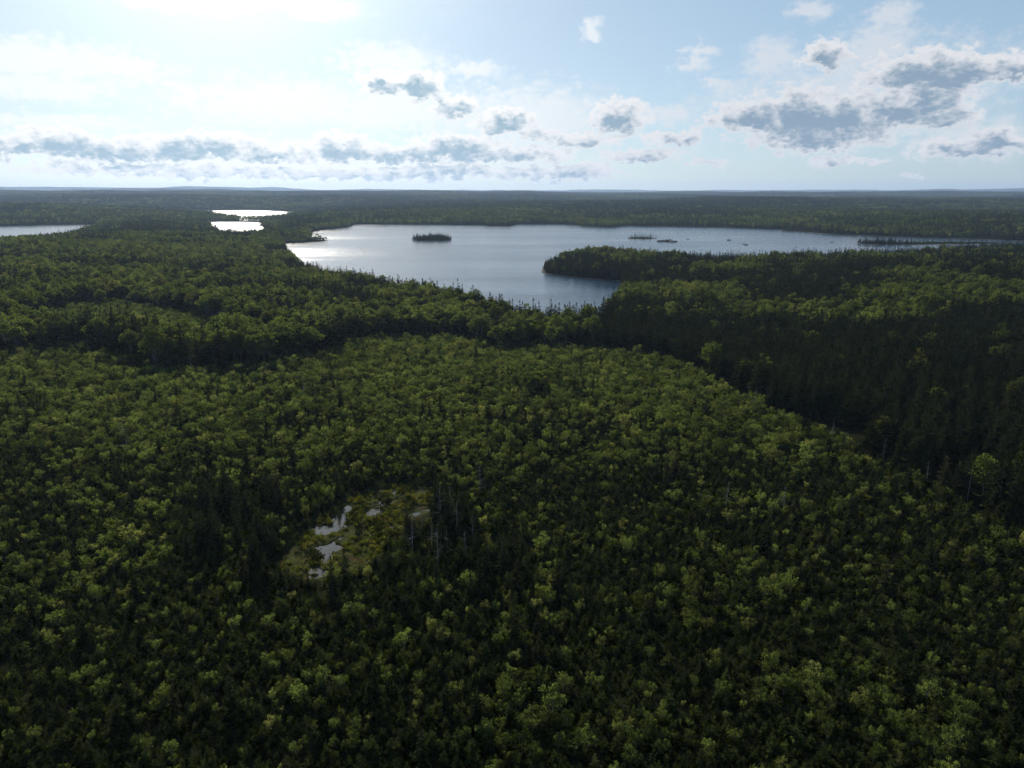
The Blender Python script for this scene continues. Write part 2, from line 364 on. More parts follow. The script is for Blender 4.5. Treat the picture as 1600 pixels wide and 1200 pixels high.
# ------------------------------------------------------------------ terrain, water
def build_terrain():
    R = np.concatenate([[2, 15, 30], np.geomspace(40, 17000, 450)])
    A = np.radians(np.concatenate([np.arange(-180, -48, 4), np.arange(-48, 48.01, .22), np.arange(52, 180, 4)]))
    r, a = np.meshgrid(R, A, indexing='ij'); x = r*np.sin(a); y = r*np.cos(a); z = height(x, y)
    n, k = x.shape; i, j = np.meshgrid(np.arange(n-1), np.arange(k), indexing='ij'); j2 = (j+1) % k
    Q = np.stack([i*k+j, (i+1)*k+j, (i+1)*k+j2, i*k+j2], -1).reshape(-1, 4)[:, ::-1]
    me = quad_mesh('terrain', np.stack([x, y, z], -1), Q, [M_GROUND], smooth=True)
    link('terrain', me, kind='structure', label='wooded rolling land reaching to the horizon around the lakes')
    gx = np.arange(MARSH_C[0]-24, MARSH_C[0]+24.1, .22); gy = np.arange(MARSH_C[1]-34, MARSH_C[1]+34.1, .28)
    x, y = np.meshgrid(gx, gy, indexing='ij'); mm = marsh_mask(x, y)
    z = MARSH_Z+.02+(fbm(x, y, 1.6, 4, 81)*.55+.02)*mm-sstep(.45, 0, mm)*2.2-np.clip(pool_depth(x, y)+.12, 0, .5)*1.5
    n, k = x.shape; i, j = np.meshgrid(np.arange(n-1), np.arange(k-1), indexing='ij')
    Q = np.stack([i*k+j, (i+1)*k+j, (i+1)*k+j+1, i*k+j+1], -1).reshape(-1, 4)
    link('marsh_ground', quad_mesh('marsh_ground', np.stack([x, y, z], -1), Q, [M_MARSH], smooth=True), kind='structure', label='mossy boggy ground of the small clearing')
build_terrain()
def rect(name, x0, x1, y0, y1, z, mat, **p):
    return link(name, quad_mesh(name, [(x0, y0, z), (x1, y0, z), (x1, y1, z), (x0, y1, z)], [(0, 1, 2, 3)], [mat]), **p)
for i, (n, p) in enumerate(W.items()):
    a = np.array(p); x0, y0 = a.min(0)-25; x1, y1 = a.max(0)+25
    rect(n, x0, x1, y0, y1, .004*i, M_WATER, kind='structure', label={'lake': 'broad rippled lake dotted with wooded islets', 'cove': 'bright sunlit cove left of the main lake',
         'pond': 'farthest sunlit pond below the horizon', 'west_lake': 'narrow strip of lake at the far left'}[n])
rect('marsh_pool_water', MARSH_C[0]-17, MARSH_C[0]+17, MARSH_C[1]-26, MARSH_C[1]+26, MARSH_Z, M_POOL, kind='structure', label='still pools glinting in the boggy clearing')

# ------------------------------------------------------------------ tree builders -> (trunk QB, crown QB)
def make_sapling(r, h):
    """bushy young tree: a few rising stems, each carrying domed sprays of leaves"""
    tr, cr = QB(), QB(); nb = r.integers(5, 9)
    tr.tube([(0, 0, -.2), (.05, .03, h*.45), (.08, 0, h*.85)], [.05, .035, .012])
    C = []; O = []
    for b in range(nb):
        w = 6.283*(b+r.random()*.8)/nb; sp = (.12+.27*r.random())*h; top = h*(.62+.36*r.random()-.25*sp/h); z0 = h*(.1+.2*r.random())
        p0 = np.array([.03, .02, z0]); p2 = np.array([sp*math.cos(w), sp*math.sin(w), top]); p1 = (p0+p2)/2+np.array([math.cos(w), math.sin(w), -.3])*sp*.22
        tr.tube([p0, p1, p2], [.025, .018, .006], n=3)
        k = int(56+r.random()*36); d = unit(r.normal(size=(k, 3))+np.array([0, 0, .45]))*r.random((k, 1))**.5
        C.append(p2+d*np.array([.17, .17, .20])*h*(.7+.6*r.random())); O.append(unit(d+np.array([.6*math.cos(w), .6*math.sin(w), .5])))
        k = 24; O.append(np.tile([math.cos(w), math.sin(w), .6], (k, 1))); t = (.3+.6*r.random(k))[:, None]; C.append((1-t)**2*p0+2*t*(1-t)*p1+t*t*p2+r.normal(size=(k, 3))*.09*h)
    C = np.concatenate(C); O = np.concatenate(O); ok = C[:, 2] > .12
    leaf_cloud(cr, r, C[ok], .062*h+.04, .7, wid=.27, out=O[ok]); return tr, cr
def make_conifer(r, h, wid, tiers, per, bare=.08, seg=3, gap=.08, spray=1.0, dead=0):
    tr, cr = QB(), QB(); lean = r.normal(size=2)*.012*h
    tr.tube([(0, 0, -.3), (lean[0]*.4, lean[1]*.4, h*.5), (lean[0], lean[1], h*.99)], [.011*h+.02, .007*h+.012, .006], n=5)
    B, Tp, S = [], [], []; ph = r.random()*6
    lop = 1+.25*np.sin(np.arange(8)+ph)
    for i in range(tiers):
        f = (i+.5*r.random())/tiers; z = h*(bare+(1-bare)*f); L0 = wid*.5*(1-f)**.8*(.85+.3*r.random())+.05*wid
        for k in range(max(3, int(per*(1-.45*f)))):
            if r.random() < gap: continue
            w = 6.283*r.random(); L = L0*(.62+.6*r.random())*lop[int(w*1.27) % 8]
            o = np.array([math.cos(w), math.sin(w), 0]); sd = np.array([-o[1], o[0], 0]); droop = -.32+.55*f
            p = np.array([lean[0]*f, lean[1]*f, z])
            for s in range(seg):
                a, b2 = s/seg, (s+1.25)/seg
                q0 = p+o*L*a+np.array([0, 0, L*droop*a*(1-.25*a)]); q1 = p+o*L*b2+np.array([0, 0, L*droop*b2*(1-.25*b2)])+sd*L*.18*r.normal()
                B.append(q0); Tp.append(q1); S.append((sd*math.cos(.6*r.normal())+np.array([0, 0, 1])*math.sin(.6*r.normal()))*L*.21*spray*(1.15-a))
                if s and r.random() < .8:
                    g = 1 if r.random() < .5 else -1
                    B.append(q0); Tp.append(q0+(o*.55+sd*g*.8)*L*.34+np.array([0, 0, -L*.07])); S.append(np.array([0, 0, 1])*L*.06+o*L*.07)
    for k in range(4):
        w = 1.57*k; B.append((lean[0], lean[1], h*.9)); Tp.append((lean[0], lean[1], h*1.03)); S.append(np.array([math.cos(w), math.sin(w), .0])*.02*h)
    cr.kites(B, Tp, S); 
    for k in range(dead):
        z = h*(.03+bare*r.random()); w = 6.28*r.random(); L = wid*.3*(.4+r.random())
        tr.tube([(0, 0, z), (L*math.cos(w), L*math.sin(w), z-.1*L)], [.02, .006], n=3)
    return tr, cr
def make_broadleaf(r, h, rad, clumps, leaves, size):
    tr, cr = QB(), QB(); cb = h*(.20+.1*r.random())
    tr.tube([(0, 0, -.3), (.1, .05, cb), (.15, -.1, h*.75)], [.010*h, .008*h, .03], n=6)
    C = []
    for b in range(clumps):
        w = 2.4*b+r.random()*.8; rr = rad*math.sqrt((b+.4)/clumps)*(.7+.35*r.random()); q = rr/rad
        zc = cb+(h-cb)*(.16+.30*r.random()+.60*(1-q*q)*(.6+.4*r.random()))
        c = np.array([rr*math.cos(w), rr*math.sin(w), zc]); cs = rad*(.27+.16*r.random())
        d = unit(r.normal(size=(leaves, 3))+np.array([0, 0, .35])); C.append(c+d*cs*np.array([1, 1, .72])*(r.random((leaves, 1))**.35))
        if b % 2 == 0: tr.tube([(.1, .05, cb*(.85+.3*r.random())), c*np.array([.5, .5, 1])-np.array([0, 0, .12*h]), c], [.006*h, .004*h, .015], n=3)
    C = np.concatenate(C); leaf_cloud(cr, r, C, size, .55, wid=.45); return tr, cr
def make_dead(r, h, twigs=26):
    tr, br = QB(), QB(); ln = r.normal(size=2)*.05*h
    tr.tube([(0, 0, -.3), (ln[0]*.4, ln[1]*.5, h*.5), (ln[0], ln[1], h)], [.008*h+.02, .006*h+.012, .012], n=6)
    for i in range(twigs):
        f = .25+.72*r.random(); w = 6.28*r.random(); L = h*.16*(1.15-f)*(.5+r.random()); p = np.array([ln[0]*f, ln[1]*f, h*f])
        q = p+np.array([math.cos(w), math.sin(w), .15*r.normal()+.1])*L; e = q+np.array([math.cos(w+.6*r.normal()), math.sin(w), .35])*L*.5
        br.tube([p, q, e], [.022, .013, .004], n=3)
    return tr, br
def make_low(r, rad, h, n, size):
    q = QB(); C = r.normal(size=(n, 3))*np.array([rad*.5, rad*.5, h*.3]); C[:, 2] = np.abs(C[:, 2])+.05; leaf_cloud(q, r, C, size, .8); return q
def make_tuft(r, n, h):
    q = QB(); b = np.c_[r.normal(size=(n, 2))*.18, np.zeros(n)]; w = r.random(n)*6.28; o = np.c_[np.cos(w), np.sin(w), np.zeros(n)]
    t = b+o*(.15+.25*r.random((n, 1)))*h+np.array([0, 0, 1])*h*(.5+.6*r.random((n, 1))); q.kites(b, t, np.cross(o, (0, 0, 1))*.035); return q
def make_far_tree(r, kind, h):
    q = QB()
    if kind == 0:
        B, Tp, S = [], [], []
        for i in range(6):
            f = (i+.3)/6; L = h*.17*(1-f)**.75*(.8+.4*r.random())+.1
            for k in range(5):
                w = 6.28*r.random(); o = np.array([math.cos(w), math.sin(w), 0]); sd = np.array([-o[1], o[0], .3*r.normal()])
                B.append(np.array([0, 0, h*(.12+.88*f)+.05*h])); Tp.append(B[-1]+o*L+np.array([0, 0, -.45*L-.03*h])); S.append(sd*L*.42)
        B.append((0, 0, h*.82)); Tp.append((0, 0, h*1.02)); S.append((.03*h, 0, 0)); B.append((0, 0, h*.82)); Tp.append((0, 0, h*1.02)); S.append((0, .03*h, 0))
        q.kites(B, Tp, S, 0)
    else:
        n = 46; d = unit(r.normal(size=(n, 3))+np.array([0, 0, .45])); C = np.array([0, 0, h*.6])+d*np.array([h*.30, h*.30, h*.36])*(.75+.35*r.random((n, 1)))
        leaf_cloud(q, r, C, h*.17, .8, 1, .5)
    return q

# prototypes: dict kind -> list of (height, trunk mesh, crown mesh, joined mesh)
PROTO = {}; HIDDEN = {}
def register(kind, builds, bark, leafm, crown='crown'):
    L = []; c = bpy.data.collections.new('proto_'+kind); HIDDEN[kind] = c
    for i, (h, (t, cq)) in enumerate(builds):
        tv, tq, _ = t.arrays(); cv, cqq, _ = cq.arrays()
        mt = quad_mesh(kind+'_trunk', tv, tq, [bark], smooth=True); mc = quad_mesh(kind+'_'+crown, cv, cqq, [leafm])
        mj = quad_mesh(kind+'_whole', np.concatenate([tv, cv]), np.concatenate([tq, cqq+len(tv)]), [bark, leafm], np.r_[np.zeros(len(tq)), np.ones(len(cqq))])
        c.objects.link(bpy.data.objects.new('p_%s_%02d' % (kind, i), mj)); L.append((h, mt, mc, mj))
    PROTO[kind] = L
def register_plain(kind, qbs, mats):
    c = bpy.data.collections.new('proto_'+kind); HIDDEN[kind] = c
    for i, q in enumerate(qbs):
        v, f, mi = q.arrays(); c.objects.link(bpy.data.objects.new('p_%s_%02d' % (kind, i), quad_mesh(kind, v, f, mats, mi)))
R_ = np.random.default_rng(3)
register('sapling', [(h, make_sapling(R_, h)) for h in (2.2, 2.6, 3.0, 3.3, 3.6, 2.8, 4.0, 3.1, 2.5, 3.4)], M_BARK, M_SAP)
register('young_spruce', [(h, make_conifer(R_, h, h*.66, 13, 11, .02, 2, .06, 1.5)) for h in (2.0, 2.5, 2.8, 3.2, 3.6, 3.0, 2.3)], M_BARKD, M_YSP)
register('spruce', [(h, make_conifer(R_, h, h*(.31+.09*R_.random()), 22, 11, .08+.10*R_.random(), 3, .12, 1.5, 10)) for h in (9, 10, 11, 12, 12.5, 13, 11.5, 10.5)], M_BARKD, M_SPR)
register('broadleaf', [(h, make_broadleaf(R_, h, h*(.29+.06*R_.random()), 24, 62, .42)) for h in (8, 9, 9.5, 10, 10.5, 11, 9.2)], M_BARK, M_BRD)
register('dead', [(h, make_dead(R_, h)) for h in (6, 8, 9, 7, 10)], M_DEAD, M_DEAD, 'branches')
register_plain('low', [make_low(R_, .9, .9, 70, .24) for _ in range(5)], [M_LOW])
register_plain('tuft', [make_tuft(R_, 26, .6) for _ in range(4)], [M_SEDGE])
fars = [make_far_tree(R_, k, h) for k, h in ((0, 9), (0, 10.5), (0, 12), (1, 8.5), (1, 9.5), (1, 10.5))]
register_plain('far', fars, [M_SPR, M_BRD])
patches = []
for p in range(9):
    q = QB(); bp = (.01, .03, .05, .09, .14, .22, .32, .06, .1)[p]; s = 4.1
    for gx in np.arange(-24, 24, s):
        for gy in np.arange(-24, 24, s):
            x, y = gx+R_.random()*s, gy+R_.random()*s
            if R_.random() < .06: continue
            t = fars[R_.integers(3, 6) if R_.random() < bp else R_.integers(0, 3)]; w = 6.28*R_.random(); sc = .7+.5*R_.random()
            rot = np.array([[math.cos(w), -math.sin(w), 0], [math.sin(w), math.cos(w), 0], [0, 0, 1]])
            for v, f, mm in zip(t.V, t.Q, t.M):
                q.add(v@rot.T*sc+np.array([x, y, 0]), f-f.min(), mm[0])
    patches.append(q)
register_plain('patch', patches, [M_SPR, M_BRD])

# ------------------------------------------------------------------ scattering
def scatter(name, kind, P, rot, sc, idx, **props):
    me = bpy.data.meshes.new(name); me.vertices.add(len(P)); me.vertices.foreach_set('co', np.asarray(P, np.float32).ravel())
    a = me.attributes.new('rot', 'FLOAT_VECTOR', 'POINT'); a.data.foreach_set('vector', np.asarray(rot, np.float32).ravel())
    a = me.attributes.new('sca', 'FLOAT_VECTOR', 'POINT'); a.data.foreach_set('vector', np.asarray(sc, np.float32).ravel())
    a = me.attributes.new('idx', 'INT', 'POINT'); a.data.foreach_set('value', np.asarray(idx, np.int32))
    ng = bpy.data.node_groups.new(name+'_scatter', 'GeometryNodeTree')
    ng.interface.new_socket('Geometry', in_out='INPUT', socket_type='NodeSocketGeometry'); ng.interface.new_socket('Geometry', in_out='OUTPUT', socket_type='NodeSocketGeometry')
    N, L = ng.nodes, ng.links; gi = N.new('NodeGroupInput'); go = N.new('NodeGroupOutput')
    ci = N.new('GeometryNodeCollectionInfo'); ci.inputs[0].default_value = HIDDEN[kind]; ci.inputs['Separate Children'].default_value = True; ci.inputs['Reset Children'].default_value = True
    ip = N.new('GeometryNodeInstanceOnPoints'); ip.inputs['Pick Instance'].default_value = True
    def attr(n, ty):
        q = N.new('GeometryNodeInputNamedAttribute'); q.data_type = ty; q.inputs[0].default_value = n; return q.outputs[0]
    L.new(gi.outputs[0], ip.inputs['Points']); L.new(ci.outputs[0], ip.inputs['Instance']); L.new(attr('idx', 'INT'), ip.inputs['Instance Index'])
    L.new(attr('rot', 'FLOAT_VECTOR'), ip.inputs['Rotation']); L.new(attr('sca', 'FLOAT_VECTOR'), ip.inputs['Scale']); L.new(ip.outputs[0], go.inputs[0])
    o = link(name, me, kind='stuff', **props); md = o.modifiers.new('scatter', 'NODES'); md.node_group = ng; return o
def grid_points(s, r0, r1, jit=.95):
    """jittered grid over the wedge of land in front of the camera between two distances"""
    xs = np.arange(-r1*.9, r1*.9, s); ys = np.arange(0, r1, s); x, y = np.meshgrid(xs, ys); x = x.ravel(); y = y.ravel()
    x = x+(rng.random(len(x))-.5)*s*jit; y = y+(rng.random(len(y))-.5)*s*jit
    r = np.hypot(x, y); k = (r >= r0) & (r < r1) & (np.abs(x) < 12+y*.95+.0*r); x, y = x[k], y[k]
    px, py, fw = project(x, y, np.full(len(x), 8.0)); k = (px > -170) & (px < 1770) & (py < 1330)
    return x[k], y[k]

FIELD = [(-400,560),(0,556),(60,548),(130,540),(190,560),(260,580),(340,583),(420,575),(470,560),(520,548),(580,533),(700,533),(800,545),(900,548),(990,555),(1060,575),(1150,612),(1250,655),(1330,690),(1430,745),(1520,790),(1600,822),(1900,960),(1900,1500),(-400,1500)]
PATCH2 = [(45,512),(100,482),(190,478),(260,486),(340,500),(400,522),(470,535),(430,548),(380,530),(300,548),(200,536),(130,528),(80,532)]
CLUMPS = [(690,850,62,58,1.0),(790,905,60,46,.75),(420,890,55,42,.9),(350,800,60,36,.65),(430,790,40,24,.5),(310,850,40,40,.6),(560,925,80,18,.3),(640,960,60,26,.35)]
def classify(x, y, z):
    """0 none, 1 young field, 2 forest"""
    px, py, fw = project(x, y, z)
    w = (fbm(x, y, 22, 3, 91)-.5)*46*np.clip(200/np.hypot(x, y), .2, 1.2)
    w2 = (fbm(x, y, 45, 2, 95)-.5)*60*np.clip(200/np.hypot(x, y), .2, 1.2)+rng.normal(size=len(x))*5
    f = inside(FIELD, px, py+w*.5+w2*.45*sstep(900, 700, py)) | inside(PATCH2, px+w+w2, py+w*.5+w2*.4)
    return px, py, f
def clump_mask(px, py):
    d = np.zeros(len(px))
    for (x, y, a, b, s) in CLUMPS: d = np.maximum(d, s*(1.15-np.sqrt(((px-x)/a)**2+((py-y)/b)**2)))
    return d

POP = {k: [] for k in ('sapling', 'young_spruce', 'spruce', 'broadleaf')}    # rows x, y, z, rot, sxy, sz, index
def put(kind, x, y, z, size):
    n = len(x); k = len(PROTO[kind]); s = size
    POP[kind].append(np.c_[x, y, z-.05, rng.random(n)*6.283, s*(.88+.24*rng.random(n)), s*(.9+.22*rng.random(n)), rng.integers(0, k, n)])

# young growth on the cut-over ground
x, y = grid_points(1.22, 40, 520); z = height(x, y); px, py, fld = classify(x, y, z)
x, y, z, px, py = (a[fld] for a in (x, y, z, px, py))
mar = marsh_mask(x, y); cm = clump_mask(px, py)
gapn = fbm(x*.6, y*1.2, 9, 3, 101); trail = np.abs(((y*.9+.35*x+16*fbm(x, y, 60, 2, 7)) % 21)-10.5)
tx, ty = [np.array(q) for q in zip(*[ground(a, b, 8) for a, b in ((800,900),(800,800),(850,720),(905,690),(965,650))])]
td = np.min([np.where((t := np.clip(((x-tx[i])*(tx[i+1]-tx[i])+(y-ty[i])*(ty[i+1]-ty[i]))/((tx[i+1]-tx[i])**2+(ty[i+1]-ty[i])**2), 0, 1)) >= 0,
      np.hypot(x-tx[i]-t*(tx[i+1]-tx[i]), y-ty[i]-t*(ty[i+1]-ty[i])), 0) for i in range(4)], 0)
u = rng.random(len(x)); crest = sstep(800, 560, py)
keep = (gapn > .28-.10*crest) & (mar < .35+.25*rng.random(len(x))) & (cm < .55) & (td > 1.6) & ((trail > 1.0) | (u < .4))
bn = .6*fbm(x, y*1.6, 17, 3, 111)+.4*fbm(x, y, 5, 2, 115)
pb = np.clip(.22+.68*crest+(bn-.5)*1.7-cm*1.2, .06, .96)
isb = rng.random(len(x)) < pb
siz = (.20+.58*fbm(x, y, 20, 3, 121)+.55*rng.random(len(x))**2.6)*(.78+.22*crest)
k = keep & isb; put('sapling', x[k], y[k], z[k], siz[k]*1.0)
k = keep & ~isb; put('young_spruce', x[k], y[k], z[k], siz[k]*1.02+.5*np.clip(cm[k], 0, 1))
k = (rng.random(len(x)) < .75) & (mar < .35) & (cm < .7); xx = x[k]+rng.normal(size=k.sum())*.5; yy = y[k]+rng.normal(size=k.sum())*.5; zz = z[k]; q = rng.random(k.sum()) < .2+.45*crest[k]
put('sapling', xx[q], yy[q], zz[q], .26+.26*rng.random(q.sum())); put('young_spruce', xx[~q], yy[~q], zz[~q], .32+.34*rng.random((~q).sum()))
# taller dark spruces in the clumps
k = (cm > .22) & (mar < .5) & (rng.random(len(x)) < .17); put('spruce', x[k], y[k], z[k], .30+.22*np.clip(cm[k], 0, 1)+.26*rng.random(k.sum()))
k = (rng.random(len(x)) < .012) & (mar < .2); put('spruce', x[k], y[k], z[k], .33+.15*rng.random(k.sum()))
# pale clump of taller broadleaf trees on the crest
kx = rng.normal(size=16)*3.6; ky = rng.normal(size=16)*7; c0 = ground(828, 590, 8)
put('broadleaf', c0[0]+kx, c0[1]+ky, height(c0[0]+kx, c0[1]+ky), .42+.35*rng.random(16))
# undergrowth and sedge
x, y = grid_points(1.5, 40, 300); z = height(x, y); px, py, fld = classify(x, y, z); mar = marsh_mask(x, y)
k = fld & (mar < .3); lx, ly, lz = x[k], y[k], z[k]
n = len(lx); s = .5+.6*rng.random(n)
scatter('undergrowth', 'low', np.c_[lx, ly, lz-.05], np.c_[np.zeros(n), np.zeros(n), rng.random(n)*6.28], np.c_[s, s, s*.9], rng.integers(0, 5, n), label='low dark undergrowth filling the gaps between saplings', category='undergrowth')
gx = MARSH_C[0]+(rng.random(9000)-.5)*46; gy = MARSH_C[1]+(rng.random(9000)-.5)*66
mm = marsh_mask(gx, gy); pdp = pool_depth(gx, gy); k = (mm > .5) & (pdp < -.05+0*gx) if False else (mm > .5) & ((pdp <= 0.0) | ((pdp < .35) & (rng.random(len(gx)) < .16))) & (fbm(gx, gy, 4, 2, 131) > .42)
gx, gy = gx[k], gy[k]; n = len(gx); s = .5+.7*rng.random(n)
scatter('sedge', 'tuft', np.c_[gx, gy, np.full(n, MARSH_Z+.15)], np.c_[np.zeros(n), np.zeros(n), rng.random(n)*6.28], np.c_[s, s, s], rng.integers(0, 4, n), label='yellowish sedge tufts around the marsh pools', category='sedge')
gx = MARSH_C[0]+(rng.random(900)-.5)*44; gy = MARSH_C[1]+(rng.random(900)-.5)*62
k = (marsh_mask(gx, gy) > .4) & (pool_depth(gx, gy) <= 0) & (fbm(gx, gy, 6, 2, 141) > .42); gx, gy = gx[k], gy[k]; n = len(gx); s = .6+.7*rng.random(n)
scatter('marsh_shrubs', 'low', np.c_[gx, gy, np.full(n, MARSH_Z+.15)], np.c_[np.zeros(n), np.zeros(n), rng.random(n)*6.28], np.c_[s, s, s*1.2], rng.integers(0, 5, n), label='low shrubs scattered over the boggy clearing', category='shrubs')

# standing forest out to about a kilometre
x, y = grid_points(2.8, 60, 1000); sd = shore_sd(x, y); z = height(x, y, sd); px, py, fld = classify(x, y, z)
k = ~fld & (sd > 1.5) & (z > .25); x, y, z, px, py, sd = (a[k] for a in (x, y, z, px, py, sd))
nb = fbm(x, y, 48, 3, 151)
pb = .36+(nb-.5)*5.0
pb = pb+.7*sstep(560, 380, px)*sstep(530, 470, py)                                    # leafy slopes on the left
pb = pb+.5*np.exp(-((py-478)/34)**2)*sstep(980, 1060, px)-1.4*sstep(525, 555, py)*sstep(940, 1040, px)  # leafy band, then dark spruce, on the right
pb = pb-.3*sstep(452, 432, py)*sstep(820, 880, px)+.5*sstep(960, 850, px)*sstep(450, 436, py)*sstep(820, 840, px)-.25*sstep(40, 8, sd)-.18*np.exp(-((px-700)/230)**2)
pb = np.clip(pb, .04, .95); isb = rng.random(len(x)) < pb
keep = fbm(x, y, 14, 2, 161) > .24
sz = .72+.42*fbm(x, y, 60, 3, 171)+.22*(rng.random(len(x))-.5)
isle = np.max([-sdist(p, x, y) for p in ISL], 0) > -6; isb = isb & ~isle; sz = np.where(isle, sz*(.25+.55*rng.random(len(x))), sz)
#[sdist(p, x, y) for p in ISL], 0) < 6; sz = np.where(isle, sz*.55, sz)
spit = inside([(436,355),(530,355),(530,384),(470,392),(436,392)], px, py); sz = np.where(spit, sz*.5, sz)
sz = sz*(1-.75*(sdist(ISL[3], x, y) < 8))
pen = sstep(960, 850, px)*sstep(450, 436, py)*sstep(820, 840, px); sz = sz*(1-.45*pen)
edge = sstep(1050, 1200, px)*sstep(560, 700, py); sz = sz*(1-.12*edge)
k = keep & ~isb; put('spruce', x[k], y[k], z[k], sz[k])
k = keep & isb & (rng.random(len(x)) < .5); put('broadleaf', x[k], y[k], z[k], sz[k]*1.08)

# far forest: single trees along the shores, wooded patches beyond
x, y = grid_points(5.0, 1000, 2600); sd = shore_sd(x, y); k = (sd > 1.5) & (sd < 34); x, y = x[k], y[k]; z = height(x, y, sd[k])
k = z > .2; x, y, z = x[k], y[k], z[k]; n = len(x); s = .65+.5*rng.random(n); isl = np.max([-sdist(p, x, y) for p in ISL], 0) > -8; s = np.where(isl, s*.55, s); ix = np.where((rng.random(n) < .3+(fbm(x, y, 90, 2, 181)-.5)*2) & ~isl, rng.integers(3, 6, n), rng.integers(0, 3, n))
scatter('far_shore_trees', 'far', np.c_[x, y, z-.1], np.c_[np.zeros(n), np.zeros(n), rng.random(n)*6.28], np.c_[s, s, s], ix, label='dark fringe of distant trees lining the far shores', category='forest')
x, y = grid_points(42, 985, 8200, .35); sd = shore_sd(x, y); k = sd > 27; x, y = x[k], y[k]; z = height(x, y, sd[k]); n = len(x)
ix = np.clip(np.round((fbm(x, y, 420, 3, 191)-.5)*17+3+rng.normal(size=n)*1.1), 0, 6).astype(int); s = .85+.3*rng.random(n)
scatter('far_forest', 'patch', np.c_[x, y, z-.4], np.c_[np.zeros(n), np.zeros(n), rng.integers(0, 4, n)*1.5708+rng.normal(size=n)*.1], np.c_[np.ones(n), np.ones(n), s], ix, label='endless mixed forest covering the far hills', category='forest')

# ------------------------------------------------------------------ individuals: the trees of each kind that show largest
def where(px, py):
    ay = py/12
    for (x, y, rx, ry, t) in ((545,830,90,80,'by the marsh pools'),(700,850,70,80,'by the dead snags'),(420,870,60,70,'in the dark clump'),
                              (1500,760,150,90,'at the forest edge'),(830,560,50,50,'on the crest')):
        if abs(px-x) < rx and abs(py-y) < ry: return t
    if ay > 90: return 'along the bottom edge'
    if ay > 70: return 'in the near thicket'
    if ay > 48: return 'on the open slope'
    return 'behind the clearing'
TENS = ['', '', 'twenty', 'thirty', 'forty', 'fifty', 'sixty', 'seventy', 'eighty', 'ninety']
UNITS = 'zero one two three four five six seven eight nine ten eleven twelve thirteen fourteen fifteen sixteen seventeen eighteen nineteen'.split()
def spell(n):
    n = int(round(n)); return 'hundred' if n >= 100 else UNITS[n] if n < 20 else TENS[n//10]+('-'+UNITS[n % 10] if n % 10 else '')
def place(px, py): return '%s, %s percent across and %s down' % (where(px, py), spell(px/16), spell(py/12))
SEEN = set()
def individuals(kind, name, words, cat, group, N, trunk='trunk', crown='crown'):
    A = np.concatenate(POP[kind]); hts = np.array([p[0] for p in PROTO[kind]])[A[:, 6].astype(int)]*A[:, 5]
    px, py, fw = project(A[:, 0], A[:, 1], A[:, 2]+hts*.65); size = hts/fw
    ok = (px > 12) & (px < 1588) & (py > 300) & (py < 1185)
    order = np.argsort(-np.where(ok, size, -1)); chosen = []
    cl = np.array([p[0] for p in PROTO[kind]]); med = np.median(hts[order[:N]])
    for i in order:
        if len(chosen) >= N or not ok[i]: break
        w = words[0] if hts[i] > med*1.1 else (words[2] if hts[i] < med*.9 else words[1])
        lab = w+' '+place(px[i], py[i])
        if lab in SEEN: continue
        SEEN.add(lab); chosen.append(i)
        e = bpy.data.objects.new(name, None); COL.objects.link(e); e.empty_display_size = .3
        e.location = A[i, :3]; e.rotation_euler = (0, 0, A[i, 3]); e.scale = (A[i, 4], A[i, 4], A[i, 5])
        e['label'] = lab; e['category'] = cat; e['group'] = group
        p = PROTO[kind][int(A[i, 6])]
        for nm, me in ((trunk, p[1]), (crown, p[2])):
            c = bpy.data.objects.new(nm, me); COL.objects.link(c); c.parent = e
    rest = np.ones(len(A), bool); rest[chosen] = False; return A[rest]
def rest_scatter(A, name, kind, label, cat):
    n = len(A); scatter(name, kind, A[:, :3], np.c_[np.zeros(n), np.zeros(n), A[:, 3]], np.c_[A[:, 4], A[:, 4], A[:, 5]], A[:, 6].astype(int), label=label, category=cat)
rest_scatter(individuals('sapling', 'leafy_sapling', ('tall leafy sapling', 'leafy green sapling', 'small leafy sapling'), 'sapling', 'leafy saplings regrowing on the cleared ground', 290), 'sapling_thicket', 'sapling', 'bright leafy saplings covering the rest of the clearing', 'saplings')
rest_scatter(individuals('young_spruce', 'young_spruce', ('tall young spruce', 'dark young spruce', 'small young spruce'), 'spruce', 'young spruces among the saplings', 290), 'young_spruce_thicket', 'young_spruce', 'dark young spruces scattered through the clearing', 'spruces')
rest_scatter(individuals('spruce', 'spruce_tree', ('tall dark spruce', 'dark mature spruce', 'short dark spruce'), 'spruce', 'full-grown spruces in clumps and forest', 290), 'spruce_forest', 'spruce', 'dark spruce forest between the clearing and the lake', 'forest')
rest_scatter(individuals('broadleaf', 'broadleaf_tree', ('tall broadleaf tree', 'leafy broadleaf tree', 'small broadleaf tree'), 'tree', 'broadleaf trees in the forest', 290), 'broadleaf_forest', 'broadleaf', 'leafy green crowns mixed through the forest', 'forest')

